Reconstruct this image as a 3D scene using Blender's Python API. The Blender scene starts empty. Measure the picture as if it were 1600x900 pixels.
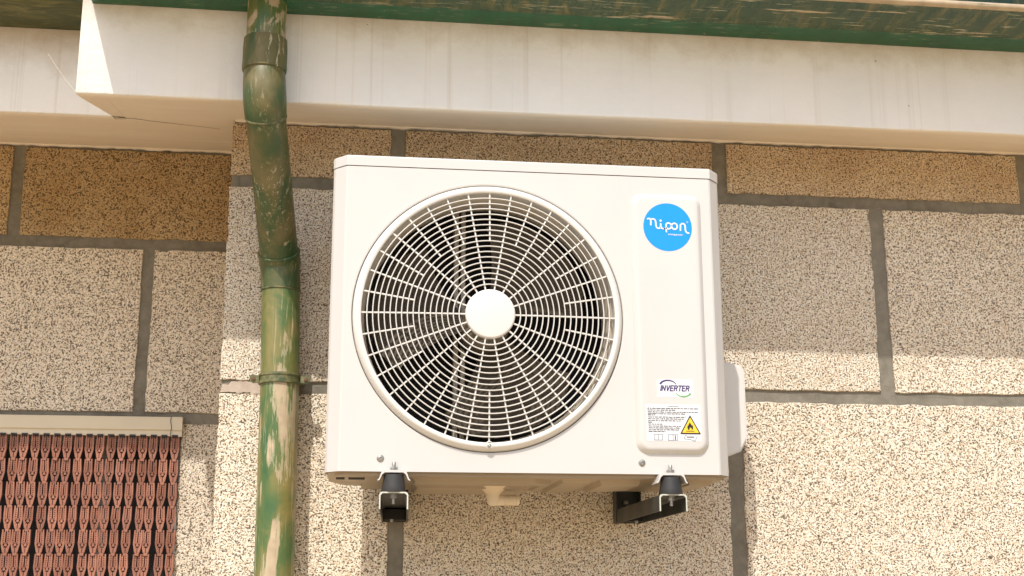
import bpy, bmesh, math, random
from mathutils import Vector, Matrix, noise
from math import sin, cos, pi, radians, sqrt, atan2, degrees

random.seed(7)
S = bpy.context.scene
COL = S.collection

# ------------------------------------------------------------------ camera
cd = bpy.data.cameras.new('camera'); cam = bpy.data.objects.new('camera', cd); COL.objects.link(cam)
PITCH, YAW, ROLL = 0.235568, 0.125868, -0.001837
fw = Vector((sin(YAW)*cos(PITCH), cos(YAW)*cos(PITCH), sin(PITCH)))
rt = Vector((cos(YAW), -sin(YAW), 0)); up = rt.cross(fw)
rt2 = cos(ROLL)*rt + sin(ROLL)*up; up2 = -sin(ROLL)*rt + cos(ROLL)*up
m = Matrix((rt2, up2, -fw)).transposed().to_4x4(); m.translation = Vector((0, 0, 1.7))
cam.matrix_world = m
cd.sensor_width = 36; cd.lens = 46.07; cd.clip_start = 0.05; cd.clip_end = 500
S.camera = cam

# ------------------------------------------------------------------ sky, sun, exposure
SUN_TRAVEL = Vector((0.42, 1.0, -1.54)).normalized()      # the way the light goes
W = bpy.data.worlds.new('World'); S.world = W; W.use_nodes = True
wn = W.node_tree.nodes; wl = W.node_tree.links; wn.clear()
sky = wn.new('ShaderNodeTexSky'); sky.sky_type = 'NISHITA'; sky.sun_disc = False
sd = -SUN_TRAVEL
sky.sun_elevation = math.asin(sd.z); sky.sun_rotation = atan2(sd.x, sd.y)
sky.air_density = 1.0; sky.dust_density = 2.5; sky.ozone_density = 1.0
bg = wn.new('ShaderNodeBackground'); bg.inputs['Strength'].default_value = 0.15
wo = wn.new('ShaderNodeOutputWorld')
wl.new(sky.outputs[0], bg.inputs[0]); wl.new(bg.outputs[0], wo.inputs[0])
sl = bpy.data.lights.new('sun', 'SUN'); sl.energy = 3.2; sl.angle = radians(0.53); sl.color = (1.0, 0.96, 0.905)
so = bpy.data.objects.new('sun', sl); COL.objects.link(so)
so.rotation_euler = SUN_TRAVEL.to_track_quat('-Z', 'Y').to_euler(); so.location = (-1, -3, 9)
S.view_settings.view_transform = 'Standard'; S.view_settings.look = 'None'
S.view_settings.gamma = 1.0; S.view_settings.exposure = 0.46
S.cycles.max_bounces = 10; S.cycles.diffuse_bounces = 6

# ------------------------------------------------------------------ helpers
def link(o, parent=None):
    COL.objects.link(o)
    if parent: o.parent = parent
    return o
def tag(o, label=None, cat=None, group=None, kind=None):
    if label: o['label'] = label
    if cat: o['category'] = cat
    if group: o['group'] = group
    if kind: o['kind'] = kind
    return o
def empty(name, loc, label, cat, group=None):
    o = bpy.data.objects.new(name, None); o.empty_display_size = .05; COL.objects.link(o)
    o.location = loc
    return tag(o, label, cat, group, 'thing')
def mesh_obj(name, bm, mat, parent=None, smooth=None):
    """bm in WORLD coordinates; stored relative to the parent thing's location"""
    bmesh.ops.recalc_face_normals(bm, faces=bm.faces)
    me = bpy.data.meshes.new(name); 
    off = Vector((0, 0, 0)); p = parent
    while p is not None: off += p.location; p = p.parent
    for v in bm.verts: v.co -= off
    bm.to_mesh(me); bm.free()
    o = bpy.data.objects.new(name, me)
    for mm in (mat if isinstance(mat, (list, tuple)) else [mat]): me.materials.append(mm)
    if smooth is not None:
        me.polygons.foreach_set('use_smooth', [True]*len(me.polygons))
        try: me.set_sharp_from_angle(angle=radians(smooth))
        except Exception: pass
    return link(o, parent)
def box(bm, x0, x1, y0, y1, z0, z1, bevel=0, seg=1, mi=0):
    vs = [bm.verts.new((x, y, z)) for z in (z0, z1) for y in (y0, y1) for x in (x0, x1)]
    fs = [bm.faces.new([vs[i] for i in q]) for q in
          ((0,2,3,1),(4,5,7,6),(0,1,5,4),(2,6,7,3),(0,4,6,2),(1,3,7,5))]
    for f_ in fs: f_.material_index = mi
    if bevel:
        es = list({e for f_ in fs for e in f_.edges})
        r = bmesh.ops.bevel(bm, geom=es, offset=bevel, segments=seg, affect='EDGES', profile=.5)
        for f_ in r['faces']: f_.material_index = mi
def prism(bm, pts, y0, y1, mi=0):
    """pts (x,z) outline pushed from y0 (front) to y1"""
    a = [bm.verts.new((x, y0, z)) for x, z in pts]; b = [bm.verts.new((x, y1, z)) for x, z in pts]
    n = len(pts)
    for f_ in [bm.faces.new(a), bm.faces.new(b[::-1])] + [bm.faces.new((a[i], b[i], b[(i+1) % n], a[(i+1) % n])) for i in range(n)]:
        f_.material_index = mi
def prism_x(bm, pts, x0, x1, mi=0):
    """pts (y,z) outline swept from x0 to x1"""
    a = [bm.verts.new((x0, y, z)) for y, z in pts]; b = [bm.verts.new((x1, y, z)) for y, z in pts]
    n = len(pts)
    for f_ in [bm.faces.new(a), bm.faces.new(b[::-1])] + [bm.faces.new((a[i], b[i], b[(i+1) % n], a[(i+1) % n])) for i in range(n)]:
        f_.material_index = mi
def lathe(bm, prof, cx, cz, seg=96, axis='y', cy=0, closed=False, mi=0):
    """prof (r, t): t along the axis"""
    rings = []
    for r, t in prof:
        ring = []
        for k in range(seg):
            a = 2*pi*k/seg
            if axis == 'y': co = (cx + r*sin(a), t, cz + r*cos(a))
            elif axis == 'z': co = (cx + r*sin(a), cy + r*cos(a), t)
            else: co = (t, cy + r*sin(a), cz + r*cos(a))
            ring.append(bm.verts.new(co))
        rings.append(ring)
    pr = list(zip(rings, rings[1:])) + ([(rings[-1], rings[0])] if closed else [])
    for A, B in pr:
        for k in range(seg):
            bm.faces.new((A[k], A[(k+1) % seg], B[(k+1) % seg], B[k])).material_index = mi
    if not closed:
        for R_, (r, t) in ((rings[0], prof[0]), (rings[-1], prof[-1])):
            if r < .06 and not closed and (R_ is rings[0] or R_ is rings[-1]):
                if getattr(lathe, 'cap', True): bm.faces.new(R_).material_index = mi
    return rings
def tube(bm, path, seg=32, cap=True, jitter=0, mi=0):
    """path: list of (Vector, radius)"""
    P = [Vector(p) for p, r in path]; rings = []; u = None
    for i, (p, r) in enumerate(path):
        t = (P[min(i+1, len(P)-1)] - P[max(i-1, 0)]).normalized()
        if u is None: u = t.orthogonal().normalized()
        u = (u - t*u.dot(t)).normalized(); w = t.cross(u)
        rings.append([bm.verts.new(P[i] + (u*cos(2*pi*k/seg) + w*sin(2*pi*k/seg))*r) for k in range(seg)])
    for A, B in zip(rings, rings[1:]):
        for k in range(seg): bm.faces.new((A[k], A[(k+1) % seg], B[(k+1) % seg], B[k])).material_index = mi
    if cap: bm.faces.new(rings[0][::-1]).material_index = mi; bm.faces.new(rings[-1]).material_index = mi
def rrect(x0, x1, z0, z1, r, n=5):
    out = []
    for cx, cz, a0 in ((x1-r, z1-r, 0), (x0+r, z1-r, 90), (x0+r, z0+r, 180), (x1-r, z0+r, 270)):
        for k in range(n+1):
            a = radians(a0 + 90*k/n); out.append((cx + r*cos(a), cz + r*sin(a)))
    return out

# ------------------------------------------------------------------ materials
class NT:
    def __init__(s, name):
        s.m = bpy.data.materials.new(name); s.m.use_nodes = True
        s.t = s.m.node_tree; s.n = s.t.nodes; s.l = s.t.links
        s.b = s.n['Principled BSDF']; s.tc = s.n.new('ShaderNodeTexCoord')
        s.geo = s.n.new('ShaderNodeNewGeometry')
    def pos(s, scale=(1, 1, 1), rot=(0, 0, 0), world=True):
        mp = s.n.new('ShaderNodeMapping'); mp.inputs['Scale'].default_value = scale; mp.inputs['Rotation'].default_value = rot
        s.l.new(s.geo.outputs['Position'] if world else s.tc.outputs['Object'], mp.inputs[0]); return mp.outputs[0]
    def noise(s, vec, scale, detail=2, rough=.5, dist=0, out='Fac'):
        n = s.n.new('ShaderNodeTexNoise'); n.inputs['Scale'].default_value = scale; n.inputs['Detail'].default_value = detail
        n.inputs['Roughness'].default_value = rough; n.inputs['Distortion'].default_value = dist
        s.l.new(vec, n.inputs['Vector']); return n.outputs[out]
    def vor(s, vec, scale, out='Distance', feature='F1', rnd=1):
        n = s.n.new('ShaderNodeTexVoronoi'); n.feature = feature; n.inputs['Scale'].default_value = scale
        n.inputs['Randomness'].default_value = rnd
        s.l.new(vec, n.inputs['Vector']); return n.outputs[out]
    def ramp(s, fac, stops, interp='LINEAR'):
        r = s.n.new('ShaderNodeValToRGB'); r.color_ramp.interpolation = interp
        e = r.color_ramp.elements
        while len(e) < len(stops): e.new(.5)
        for el, (p, c) in zip(e, stops):
            el.position = p; el.color = (c, c, c, 1) if isinstance(c, (int, float)) else (*c, 1)
        s.l.new(fac, r.inputs[0]); return r.outputs[0]
    def mix(s, fac, a, b, mode='MIX'):
        n = s.n.new('ShaderNodeMix'); n.data_type = 'RGBA'; n.blend_type = mode
        for sock, v in ((n.inputs[0], fac), (n.inputs[6], a), (n.inputs[7], b)):
            if isinstance(v, (int, float)): sock.default_value = v
            elif isinstance(v, tuple): sock.default_value = (*v, 1)
            else: s.l.new(v, sock)
        return n.outputs[2]
    def math(s, op, a, b=0, c=None):
        n = s.n.new('ShaderNodeMath'); n.operation = op
        for sock, v in zip(n.inputs, (a, b, c) if c is not None else (a, b)):
            if isinstance(v, (int, float)): sock.default_value = v
            else: s.l.new(v, sock)
        return n.outputs[0]
    def sep(s, vec):
        n = s.n.new('ShaderNodeSeparateXYZ'); s.l.new(vec, n.inputs[0]); return n.outputs
    def bump(s, h, strength=.5, dist=.001, prev=None):
        n = s.n.new('ShaderNodeBump'); n.inputs['Strength'].default_value = strength; n.inputs['Distance'].default_value = dist
        s.l.new(h, n.inputs['Height'])
        if prev is not None: s.l.new(prev, n.inputs['Normal'])
        return n.outputs[0]
    def done(s, col=None, rough=.6, normal=None, metal=0, spec=.5, coat=0):
        def put(i, v):
            if v is None: return
            if isinstance(v, (int, float)): s.b.inputs[i].default_value = v
            elif isinstance(v, tuple): s.b.inputs[i].default_value = (*v, 1)
            else: s.l.new(v, s.b.inputs[i])
        put('Base Color', col); put('Roughness', rough); put('Metallic', metal); put('Specular IOR Level', spec); put('Coat Weight', coat)
        if normal is not None: s.l.new(normal, s.b.inputs['Normal'])
        return s.m

def mat_granite(name, light, mid, rust, rust_amt):
    s = NT(name); p = s.pos()
    a = s.noise(p, 200, 3, .7); b = s.noise(p, 150, 2, .6); big = s.noise(p, 5, 3, .6); oi = s.n.new('ShaderNodeObjectInfo')
    base = s.mix(s.ramp(a, [(.40, 0), (.60, 1)]), mid, light)
    base = s.mix(s.math('MULTIPLY', s.ramp(b, [(.50, 0), (.62, 1)]), .55), base, rust)
    base = s.mix(s.math('MULTIPLY', s.ramp(big, [(.42, 0), (.68, 1)]), rust_amt), base, rust)
    c = s.noise(p, 265, 2, .5, 0)
    dark = s.ramp(c, [(.415, 1), (.460, 0)])
    d = s.vor(p, 78)
    dark2 = s.ramp(d, [(.13, 1), (.25, 0)])
    base = s.mix(s.math('MULTIPLY', dark, .86), base, (.060, .040, .023))
    base = s.mix(s.math('MULTIPLY', dark2, .8), base, (.05, .036, .025))
    e = s.vor(p, 9)
    base = s.mix(s.ramp(e, [(.028, .8), (.05, 0)]), base, (.03, .025, .02))
    base = s.mix(1.0, base, s.ramp(oi.outputs['Random'], [(0, (.85, .835, .815)), (1, (1.05, 1.03, 1.0))]), 'MULTIPLY')
    h = s.math('ADD', s.math('MULTIPLY', a, .7), s.math('MULTIPLY', c, .9))
    n = s.bump(h, 1.0, .0036); n = s.bump(s.noise(p, 45, 3, .6), .4, .004, n); n = s.bump(s.noise(p, 7, 3, .6), .35, .012, n)
    return s.done(base, .88, n, spec=.25)
M = {}
M['granite'] = mat_granite('granite', (.93, .865, .745), (.70, .615, .475), (.52, .36, .21), .10)
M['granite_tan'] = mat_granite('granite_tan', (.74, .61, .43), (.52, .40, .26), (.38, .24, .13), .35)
M['granite_rust'] = mat_granite('granite_rusty', (.66, .51, .31), (.46, .33, .17), (.36, .21, .075), .5)

s = NT('mortar'); p = s.pos()
c = s.ramp(s.noise(p, 8, 5, .65), [(.3, (.135, .120, .092)), (.7, (.235, .215, .17))])
c = s.mix(s.ramp(s.noise(p, 60, 3), [(.4, 0), (.7, .3)]), c, (.32, .29, .23))
crk = s.ramp(s.vor(s.pos((1, 1, 1)), 7, feature='DISTANCE_TO_EDGE'), [(0, .45), (.005, 0)])
c = s.mix(crk, c, (.09, .08, .07))
M['mortar'] = s.done(c, .9, s.bump(s.noise(p, 40, 6, .7), .8, .003), spec=.2)
s = NT('plaster_patch'); p = s.pos()
M['patch'] = s.done(s.ramp(s.noise(p, 30, 4), [(.3, (.40, .32, .25)), (.7, (.55, .46, .37))]), .9, s.bump(s.noise(p, 60, 5, .7), .7, .003), spec=.2)

# stucco: white paint with drip stains, dust and a painted warm shade at the top; grain is fine relief
s = NT('white_stucco'); p = s.pos()
st = s.noise(s.pos((34, 34, .35)), 1, 3, .75)
st2 = s.noise(s.pos((110, 110, .9)), 1, 2, .6)
streak = s.math('MULTIPLY', s.ramp(st, [(.535, 0), (.63, 1)]), s.ramp(st2, [(.36, 0), (.60, 1)]))
gaps = s.ramp(s.noise(s.pos((1.6, 1.6, 1.6)), 1, 2), [(.42, 0.1), (.58, 1)])
c = s.ramp(s.noise(p, 4, 4, .6), [(.3, (.76, .75, .71)), (.7, (.83, .82, .785))])
c = s.mix(s.math('MULTIPLY', s.math('MULTIPLY', streak, gaps), .22), c, (.42, .33, .22))
zz = s.sep(s.geo.outputs['Position'])[2]
top = s.n.new('ShaderNodeMapRange'); top.inputs[1].default_value = 2.985; top.inputs[2].default_value = 3.12
s.l.new(s.math('ADD', zz, s.math('MULTIPLY', s.math('SUBTRACT', s.noise(p, 14, 4, .7), .5), .16)), top.inputs[0])
c = s.mix(s.math('MULTIPLY', top.outputs[0], .75), c, (.44, .33, .21))       # warm shade below the gutter painted in brown, with some dirt
sp = s.ramp(s.vor(p, 11), [(.018, .8), (.03, 0)])
c = s.mix(sp, c, (.18, .13, .09))
n = s.bump(s.noise(s.pos((1, 1, 1.5)), 130, 3, .6), .42, .0022); n = s.bump(s.noise(p, 30, 3, .6), .3, .004, n)
M['stucco'] = s.done(c, .75, n, spec=.3)
s = NT('soffit_paint'); p = s.pos()
c = s.ramp(s.noise(s.pos((1, 5, 1)), 2.2, 5, .65, .6), [(.3, (.80, .71, .57)), (.7, (.86, .79, .67))])
M['soffit'] = s.done(c, .45, s.bump(s.noise(s.pos((1, 3, 1)), 14, 4, .55), .35, .004), spec=.4)

# weathered green paint over a pale plastic, worn through in patches
def mat_green(name, wear, glossy=.34, base='pipe', patch=(20, 20, 5), scr=(150, 150, 6), amount=.5, fray=.22):
    s = NT(name); p = s.pos()
    g = {'pipe': [(.30, (.040, .110, .036)), (.44, (.085, .135, .040)), (.55, (.17, .165, .050)), (.70, (.25, .20, .070))],
         'deep': [(.28, (.024, .070, .022)), (.42, (.052, .084, .026)), (.54, (.110, .102, .034)), (.72, (.18, .145, .060))],
         'olive': [(.34, (.010, .048, .015)), (.52, (.034, .064, .018)), (.62, (.085, .090, .026)), (.74, (.20, .17, .06))],
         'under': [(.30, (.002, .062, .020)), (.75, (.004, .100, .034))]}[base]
    c = s.ramp(s.noise(s.pos((1, 1, .6) if base in ('pipe', 'deep') else (2.4, .5, .5)), 13 if base in ('pipe', 'deep') else 16, 4, .6, .6), g)
    w = s.noise(s.pos(patch), 1, 6, .60, .25)
    scn = s.noise(s.pos(scr), 1, 4, .7, .4)
    w = s.math('ADD', w, s.math('MULTIPLY', s.math('SUBTRACT', scn, .5), fray))        # frayed patch edges
    wm = s.ramp(w, [(wear, 0), (wear+.02, 1)])
    c = s.mix(wm, c, s.ramp(s.noise(p, 30, 4), [(.3, (.36, .275, .175)), (.7, (.48, .38, .245))]))
    rim = s.ramp(w, [(wear-.012, 0), (wear-.002, 1), (wear+.012, 0)])
    c = s.mix(s.math('MULTIPLY', rim, .5), c, (.55, .50, .36))
    zone = s.ramp(s.noise(s.pos((9, 9, 5)), 1, 2, .5), [(.44, 0), (.56, 1)])
    scm = s.math('MULTIPLY', s.ramp(scn, [(.57, 0), (.63, 1)]), zone)
    c = s.mix(s.math('MULTIPLY', scm, amount), c, (.46, .42, .27))
    n = s.bump(w, .3, .002); n = s.bump(s.noise(p, 70, 3), .15, .001, n)
    return s.done(c, s.ramp(wm, [(0, glossy), (1, .6)]), n, spec=.5)
M['pipe_a'] = mat_green('green_pipe_scuffed', .67, .42, base='deep', patch=(26, 26, 2.6), scr=(170, 170, 3.2), amount=.7, fray=.06)
M['pipe_b'] = mat_green('green_pipe_worn', .565, base='pipe', patch=(17, 17, 3.6))
M['pipe_c'] = mat_green('green_pipe_elbow', .72, .42, base='deep', patch=(20, 20, 8), scr=(160, 160, 12), amount=.35, fray=.06)
M['pipe_d'] = mat_green('green_pipe_collar', .72, .6, base='deep', patch=(20, 20, 10), scr=(110, 110, 16), amount=.9)
M['pipe_e'] = mat_green('green_pipe_outlet', .525, base='pipe', patch=(24, 24, 15))
M['gutter_face'] = mat_green('gutter_face_paint', .64, .24, 'olive', (4, 45, 60), (9, 110, 110), .7)
M['bead_highlight'] = mat_green('gutter_bead_highlight', .40, .3, 'olive', (3, 45, 60), (9, 90, 90), .8)  # sunlit highlight on the lip put into a paler paint colour
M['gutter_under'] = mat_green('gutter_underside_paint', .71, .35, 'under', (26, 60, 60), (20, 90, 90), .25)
s = NT('gutter_moss'); p = s.pos()
c = s.ramp(s.noise(s.pos((4, 12, 12)), 1.6, 6, .7, 1.2), [(.3, (.030, .045, .022)), (.5, (.075, .08, .030)), (.64, (.16, .15, .055)), (.78, (.30, .27, .13))])
M['gutter_moss'] = s.done(c, .6, s.bump(s.noise(p, 60, 5, .7), .7, .003), spec=.4)
s = NT('clamp_paint'); p = s.pos()
c = s.ramp(s.noise(p, 60, 4, .65), [(.35, (.045, .07, .03)), (.6, (.16, .15, .06)), (.8, (.30, .26, .15))])
M['clamp'] = s.done(c, .5, s.bump(s.noise(p, 120, 3), .4, .0008), spec=.5)

def mat_paint(name, col, rough=.35, var=.04, bumpd=.0003, spec=.5, scale=3):
    s = NT(name); p = s.pos()
    a = tuple(max(0, x*(1-var)) for x in col); b = tuple(min(1, x*(1+var)) for x in col)
    c = s.ramp(s.noise(p, scale, 4, .6), [(.35, a), (.65, b)])
    return s.done(c, s.ramp(s.noise(p, 12, 4), [(.3, rough*.9), (.7, min(1, rough*1.15))]), s.bump(s.noise(p, 260, 2), .25, bumpd), spec=spec)
M['ac'] = mat_paint('cream_enamel', (.57, .55, .51), .33, .02)
M['ac_side'] = mat_paint('cream_enamel_side', (.59, .56, .51), .38, .02)
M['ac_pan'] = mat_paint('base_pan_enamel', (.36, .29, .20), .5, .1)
M['grille'] = mat_paint('grille_enamel', (.65, .625, .57), .35, .02)
M['plastic_white'] = mat_paint('white_plastic', (.64, .615, .57), .4, .03)
M['shroud'] = mat_paint('shroud_steel', (.50, .44, .35), .5, .08)
M['blade'] = mat_paint('fan_blade_plastic', (.15, .122, .088), .75, .1, spec=.2)
s = NT('coil_fins'); p = s.pos()
fin = s.n.new('ShaderNodeTexWave'); fin.inputs['Scale'].default_value = 160; s.l.new(p, fin.inputs[0])
M['coil'] = s.done(s.ramp(fin.outputs['Fac'], [(.2, (.012, .012, .011)), (.9, (.045, .043, .04))]), .6, spec=.3)
M['black'] = mat_paint('matt_black', (.012, .011, .010), .8, .2)
M['spout'] = mat_paint('spout_plastic', (.66, .56, .41), .5, .05)
M['rubber'] = mat_paint('black_rubber', (.028, .027, .025), .6, .2, .0005)
M['bracket'] = mat_paint('charcoal_powder_coat', (.040, .044, .038), .42, .25, .0006, scale=30)
M['cut_edge'] = mat_paint('bare_cut_edge', (.55, .54, .45), .4, .1)
s = NT('galvanised_steel'); p = s.pos()
M['steel'] = s.done(s.ramp(s.noise(p, 200, 3), [(.3, (.24, .23, .20)), (.7, (.46, .44, .40))]), .45, metal=.7)
M['blue'] = mat_paint('blue_print', (.001, .27, .86), .4, .01)
M['white_print'] = mat_paint('white_print', (.68, .685, .69), .45, .01)
M['navy'] = mat_paint('navy_print', (.045, .02, .12), .5, .05)
M['green_print'] = mat_paint('green_print', (.12, .33, .10), .5, .3, scale=60)
M['yellow'] = mat_paint('yellow_print', (.93, .55, .035), .45, .02)
M['ink'] = mat_paint('black_ink', (.02, .015, .012), .5, .1)
M['grey_ink'] = mat_paint('grey_ink', (.10, .105, .12), .5, .1)
M['rail'] = mat_paint('rail_plastic', (.62, .545, .40), .5, .05)
M['frame'] = mat_paint('grey_aluminium', (.30, .29, .27), .5, .1)
M['door'] = mat_paint('dark_door', (.020, .017, .014), .5, .2)
M['roof'] = mat_paint('roof_clay', (.42, .20, .11), .8, .15, .001)
M['web'] = mat_paint('cobweb_silk', (.75, .68, .52), .6, .05)
M['crack'] = mat_paint('crack_dirt', (.12, .07, .035), .9, .1)
s = NT('curtain_plastic'); p = s.pos(); oi = s.n.new('ShaderNodeObjectInfo')
c = s.ramp(s.noise(p, 25, 3), [(.3, (.25, .105, .068)), (.7, (.35, .160, .106))])
c = s.mix(1.0, c, s.ramp(oi.outputs['Random'], [(0, (.82, .80, .80)), (1, (1.12, 1.08, 1.04))]), 'MULTIPLY')
M['curtain'] = s.done(c, .5, spec=.4)
s = NT('pavement'); p = s.pos()
c = s.ramp(s.noise(p, 1.5, 6, .6), [(.3, (.43, .32, .195)), (.7, (.56, .43, .275))])
M['pave'] = s.done(c, .9, s.bump(s.noise(p, 40, 4), .4, .003), spec=.2)

# ------------------------------------------------------------------ ground
bm = bmesh.new(); box(bm, -60, 60, -60, 60, -.3, 0)
tag(mesh_obj('pavement', bm, M['pave']), 'pale sandy pavement in front of the stone house', None, None, 'structure')

# ------------------------------------------------------------------ granite walls
YR, YL, SOF, SLOPE = 3.17, 3.70, 2.882, .187
def sofz(y): return SOF + SLOPE*(y-YR)
def block(x0, x1, z0, z1, y, depth, parent, mat, seed, jit=.0010):
    rnd = random.Random(seed)
    pts = []
    def side(ax, ay, bx, by):
        L = sqrt((bx-ax)**2+(by-ay)**2); n = max(2, min(34, int(L/.024)))
        for i in range(n):
            t = i/n; pts.append((ax+(bx-ax)*t, ay+(by-ay)*t, ax != bx))
    side(x0, z0, x1, z0); side(x1, z0, x1, z1); side(x1, z1, x0, z1); side(x0, z1, x0, z0)
    bm = bmesh.new(); n = len(pts); cx, cz = (x0+x1)/2, (z0+z1)/2
    rings = []
    js = []
    for (x, z, h) in pts:
        jj = rnd.gauss(0, jit) + 0.0006*noise.noise(Vector((x*9, z*9, seed*3.1)))
        if rnd.random() < .05: jj -= .003
        js.append(jj)
    dy = rnd.uniform(-.0008, .0008)
    for inset, yy in ((.0, depth), (.0, .0022), (.0016, 0)):
        ring = []
        for (x, z, h), jj in zip(pts, js):
            ddx = (jj - inset)
            X = x + (0 if h else (1 if x > cx else -1)*ddx); Z = z + ((1 if z > cz else -1)*ddx if h else 0)
            if inset:
                if h: X += -inset*(1 if X > cx else -1)*(abs(X-cx) > (x1-x0)/2-.004)
                else: Z += -inset*(1 if Z > cz else -1)*(abs(Z-cz) > (z1-z0)/2-.004)
            ring.append(bm.verts.new((X, y+yy+(dy if yy < .01 else 0), Z)))
        rings.append(ring)
    for A, B in zip(rings, rings[1:]):
        for k in range(n): bm.faces.new((A[k], A[(k+1) % n], B[(k+1) % n], B[k]))
    bm.faces.new(rings[-1]); bm.faces.new(rings[0][::-1])
    return mesh_obj('granite_block', bm, mat, parent)
RJ, RD = .031, .0055
wall = empty('granite_wall', (.8, YR, 0), 'projecting speckled granite block wall behind the air conditioner and downpipe', 'wall')
XR0, XR1 = -.305, 3.4
bm = bmesh.new(); prism_x(bm, [(YR+RD, 0), (YR+RD, SOF-.001), (YL+.3, sofz(YL+.3)-.002), (YL+.3, 0)], XR0+.004, XR1); mesh_obj('mortar', bm, M['mortar'], wall)
zs = [(2.739, SOF-.009), (2.221, 2.708), (1.703, 2.189), (1.185, 1.671), (.667, 1.153), (.149, .635)]
odd = [.11, .95, 1.795, 2.64]; even = [.53, 1.37, 2.215, 3.06]
sd_ = 1
for i, (z0, z1) in enumerate(zs):
    js = odd if i % 2 == 0 else even
    xs = [XR0] + js + [XR1+.02]
    for k in range(len(xs)-1):
        a = xs[k] + (0 if k == 0 else .019); b = xs[k+1] - .019
        if i == 2: a += .012*(k > 0); b += .012
        dep = .60 if k == 0 else .05
        if i == 1 and k == 0: z1_ = z1; a -= .0
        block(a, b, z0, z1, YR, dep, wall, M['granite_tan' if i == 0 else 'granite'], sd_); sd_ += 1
bm = bmesh.new()                                            # pale plaster smeared over the joint beside the pipe
for i in range(1):
    pts = []
    r0 = random.Random(5)
    for k in range(22):
        t = k/21; pts.append((-.303+.145*t, 2.190 + r0.uniform(-.003, .003)))
    for k in range(22):
        t = 1-k/21; pts.append((-.303+.145*t + .004, 2.219-.006*(1-t)**2*0 - abs(sin(t*9))*.003 + r0.uniform(-.002, .002) - (.007 if t < .12 else 0)))
    prism(bm, pts, YR+.0012, YR+.02)
mesh_obj('plaster_patch', bm, M['patch'], wall)
bm = bmesh.new()                                            # ragged plaster lip and shadow gap under the soffit
def ragged(bm, x0, x1, y0, y1, ztop, dz, seed, step=.012):
    rr = random.Random(seed); n = int((x1-x0)/step); low = []; topv = []
    for k in range(n+1):
        x = x0+(x1-x0)*k/n
        h = dz*(.35 + .65*abs(noise.noise(Vector((x*13, seed, 0)))) + .25*rr.random())
        low.append((x, ztop-h))
    prism(bm, [(x0, ztop)] + low + [(x1, ztop)], y0, y1)
ragged(bm, -.30, XR1, YR-.003, YR+RD+.01, SOF+.002, .010, 3)
mesh_obj('mortar_lip', bm, M['soffit'], wall)

wl_ = empty('recessed_granite_wall', (-.9, YL, 0), 'recessed rust tinted granite wall at the left above the doorway', 'wall')
DX0, DX1, DTOP = -1.515, -0.4545, 2.171
TL = sofz(YL)
bm = bmesh.new()
box(bm, -3.0, XR0-.001, YL+RD, YL+.32, DTOP, TL-.002)
box(bm, DX1, XR0-.001, YL+RD, YL+.32, 0, DTOP-.0005); box(bm, -3.0, DX0, YL+RD, YL+.32, 0, DTOP-.0005)
mesh_obj('mortar', bm, M['mortar'], wl_)
LJ = .016
def lrow(z0, z1, xs, mats, dep=.05):
    global sd_
    for k in range(len(xs)-1):
        block(xs[k]+LJ, xs[k+1]-LJ, z0, z1, YL, dep, wl_, mats[k % len(mats)], sd_); sd_ += 1
G, GR = M['granite'], M['granite_rust']
lrow(2.71, TL-.010, [-3.0, -1.78, -0.9488, XR0+LJ], [GR, GR, GR])
lrow(2.2137, 2.6784, [-3.0, -2.3, -1.41, -0.5720, XR0+LJ], [G, G, G, G])
zt = 2.1817
for i in range(5):
    z1 = zt - .498*i; z0 = max(z1-.467, .02)
    lrow(z0, z1, [DX1-LJ, XR0+LJ], [G]); lrow(z0, z1, [-3.0, -2.2+.25*(i % 2), DX0+LJ], [G, G])
bm = bmesh.new(); ragged(bm, -3.0, XR0-.002, YL-.003, YL+RD+.01, TL+.002, .010, 8)
mesh_obj('mortar_lip', bm, M['soffit'], wl_)

# ------------------------------------------------------------------ eave: fascia + soffit
eave = empty('concrete_eave', (.8, 3.1, SOF), 'white stuccoed concrete eave with stained fascia under the green gutter', 'eave')
YF1, YF2, XC = 2.904, 3.187, -.635
def fascia(x0, x1, yf, top, name):
    bm = bmesh.new(); n = int((x1-x0)/.03); zb = sofz(yf); prof = [(0, top), (0, .006), (.0018, .0018), (.006, 0), (.05, .05*SLOPE), (.05, top)]
    rings = []
    for k in range(n+1):
        x = x0+(x1-x0)*k/n; w = .0016*noise.noise(Vector((x*5, yf, 2))) ; q = .0012*noise.noise(Vector((x*7, yf, 9)))
        rings.append([bm.verts.new((x, yf+dy+(q if j < 2 else 0), zb+dz+(w if j in (1, 2, 3) else 0))) for j, (dy, dz) in enumerate(prof)])
    for A, B in zip(rings, rings[1:]):
        for j in range(len(prof)): bm.faces.new((A[j], A[(j+1) % 6], B[(j+1) % 6], B[j])).material_index = int(j == 3)
    bm.faces.new(rings[0]); bm.faces.new(rings[-1])
    return mesh_obj(name, bm, [M['stucco'], M['soffit']], eave, 40)
fascia(XC, 3.6, YF1, .40, 'fascia')
fascia(-3.2, XC+.0305, YF2, .40, 'fascia')
bm = bmesh.new()                                            # the return between the two fascias
cs = [(XC, YF1+.0505), (XC+.031, YF2-.0005), (XC+.06, YF2-.0005), (XC+.06, YF1+.0505)]
a = [bm.verts.new((x, y, sofz(y))) for x, y in cs]; b = [bm.verts.new((x, y, sofz(YF1)+.3)) for x, y in cs]
bm.faces.new(a).material_index = 1; bm.faces.new(b[::-1])
for i in range(4): bm.faces.new((a[i], b[i], b[(i+1) % 4], a[(i+1) % 4]))
mesh_obj('return', bm, [M['stucco'], M['soffit']], eave)
bm = bmesh.new()
cs = [(XC+.0602, YF1+.0502), (3.6, YF1+.0502), (3.6, 4.3), (-3.2, 4.3), (-3.2, YF2+.0502), (XC+.0602, YF2+.0502)]
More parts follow.
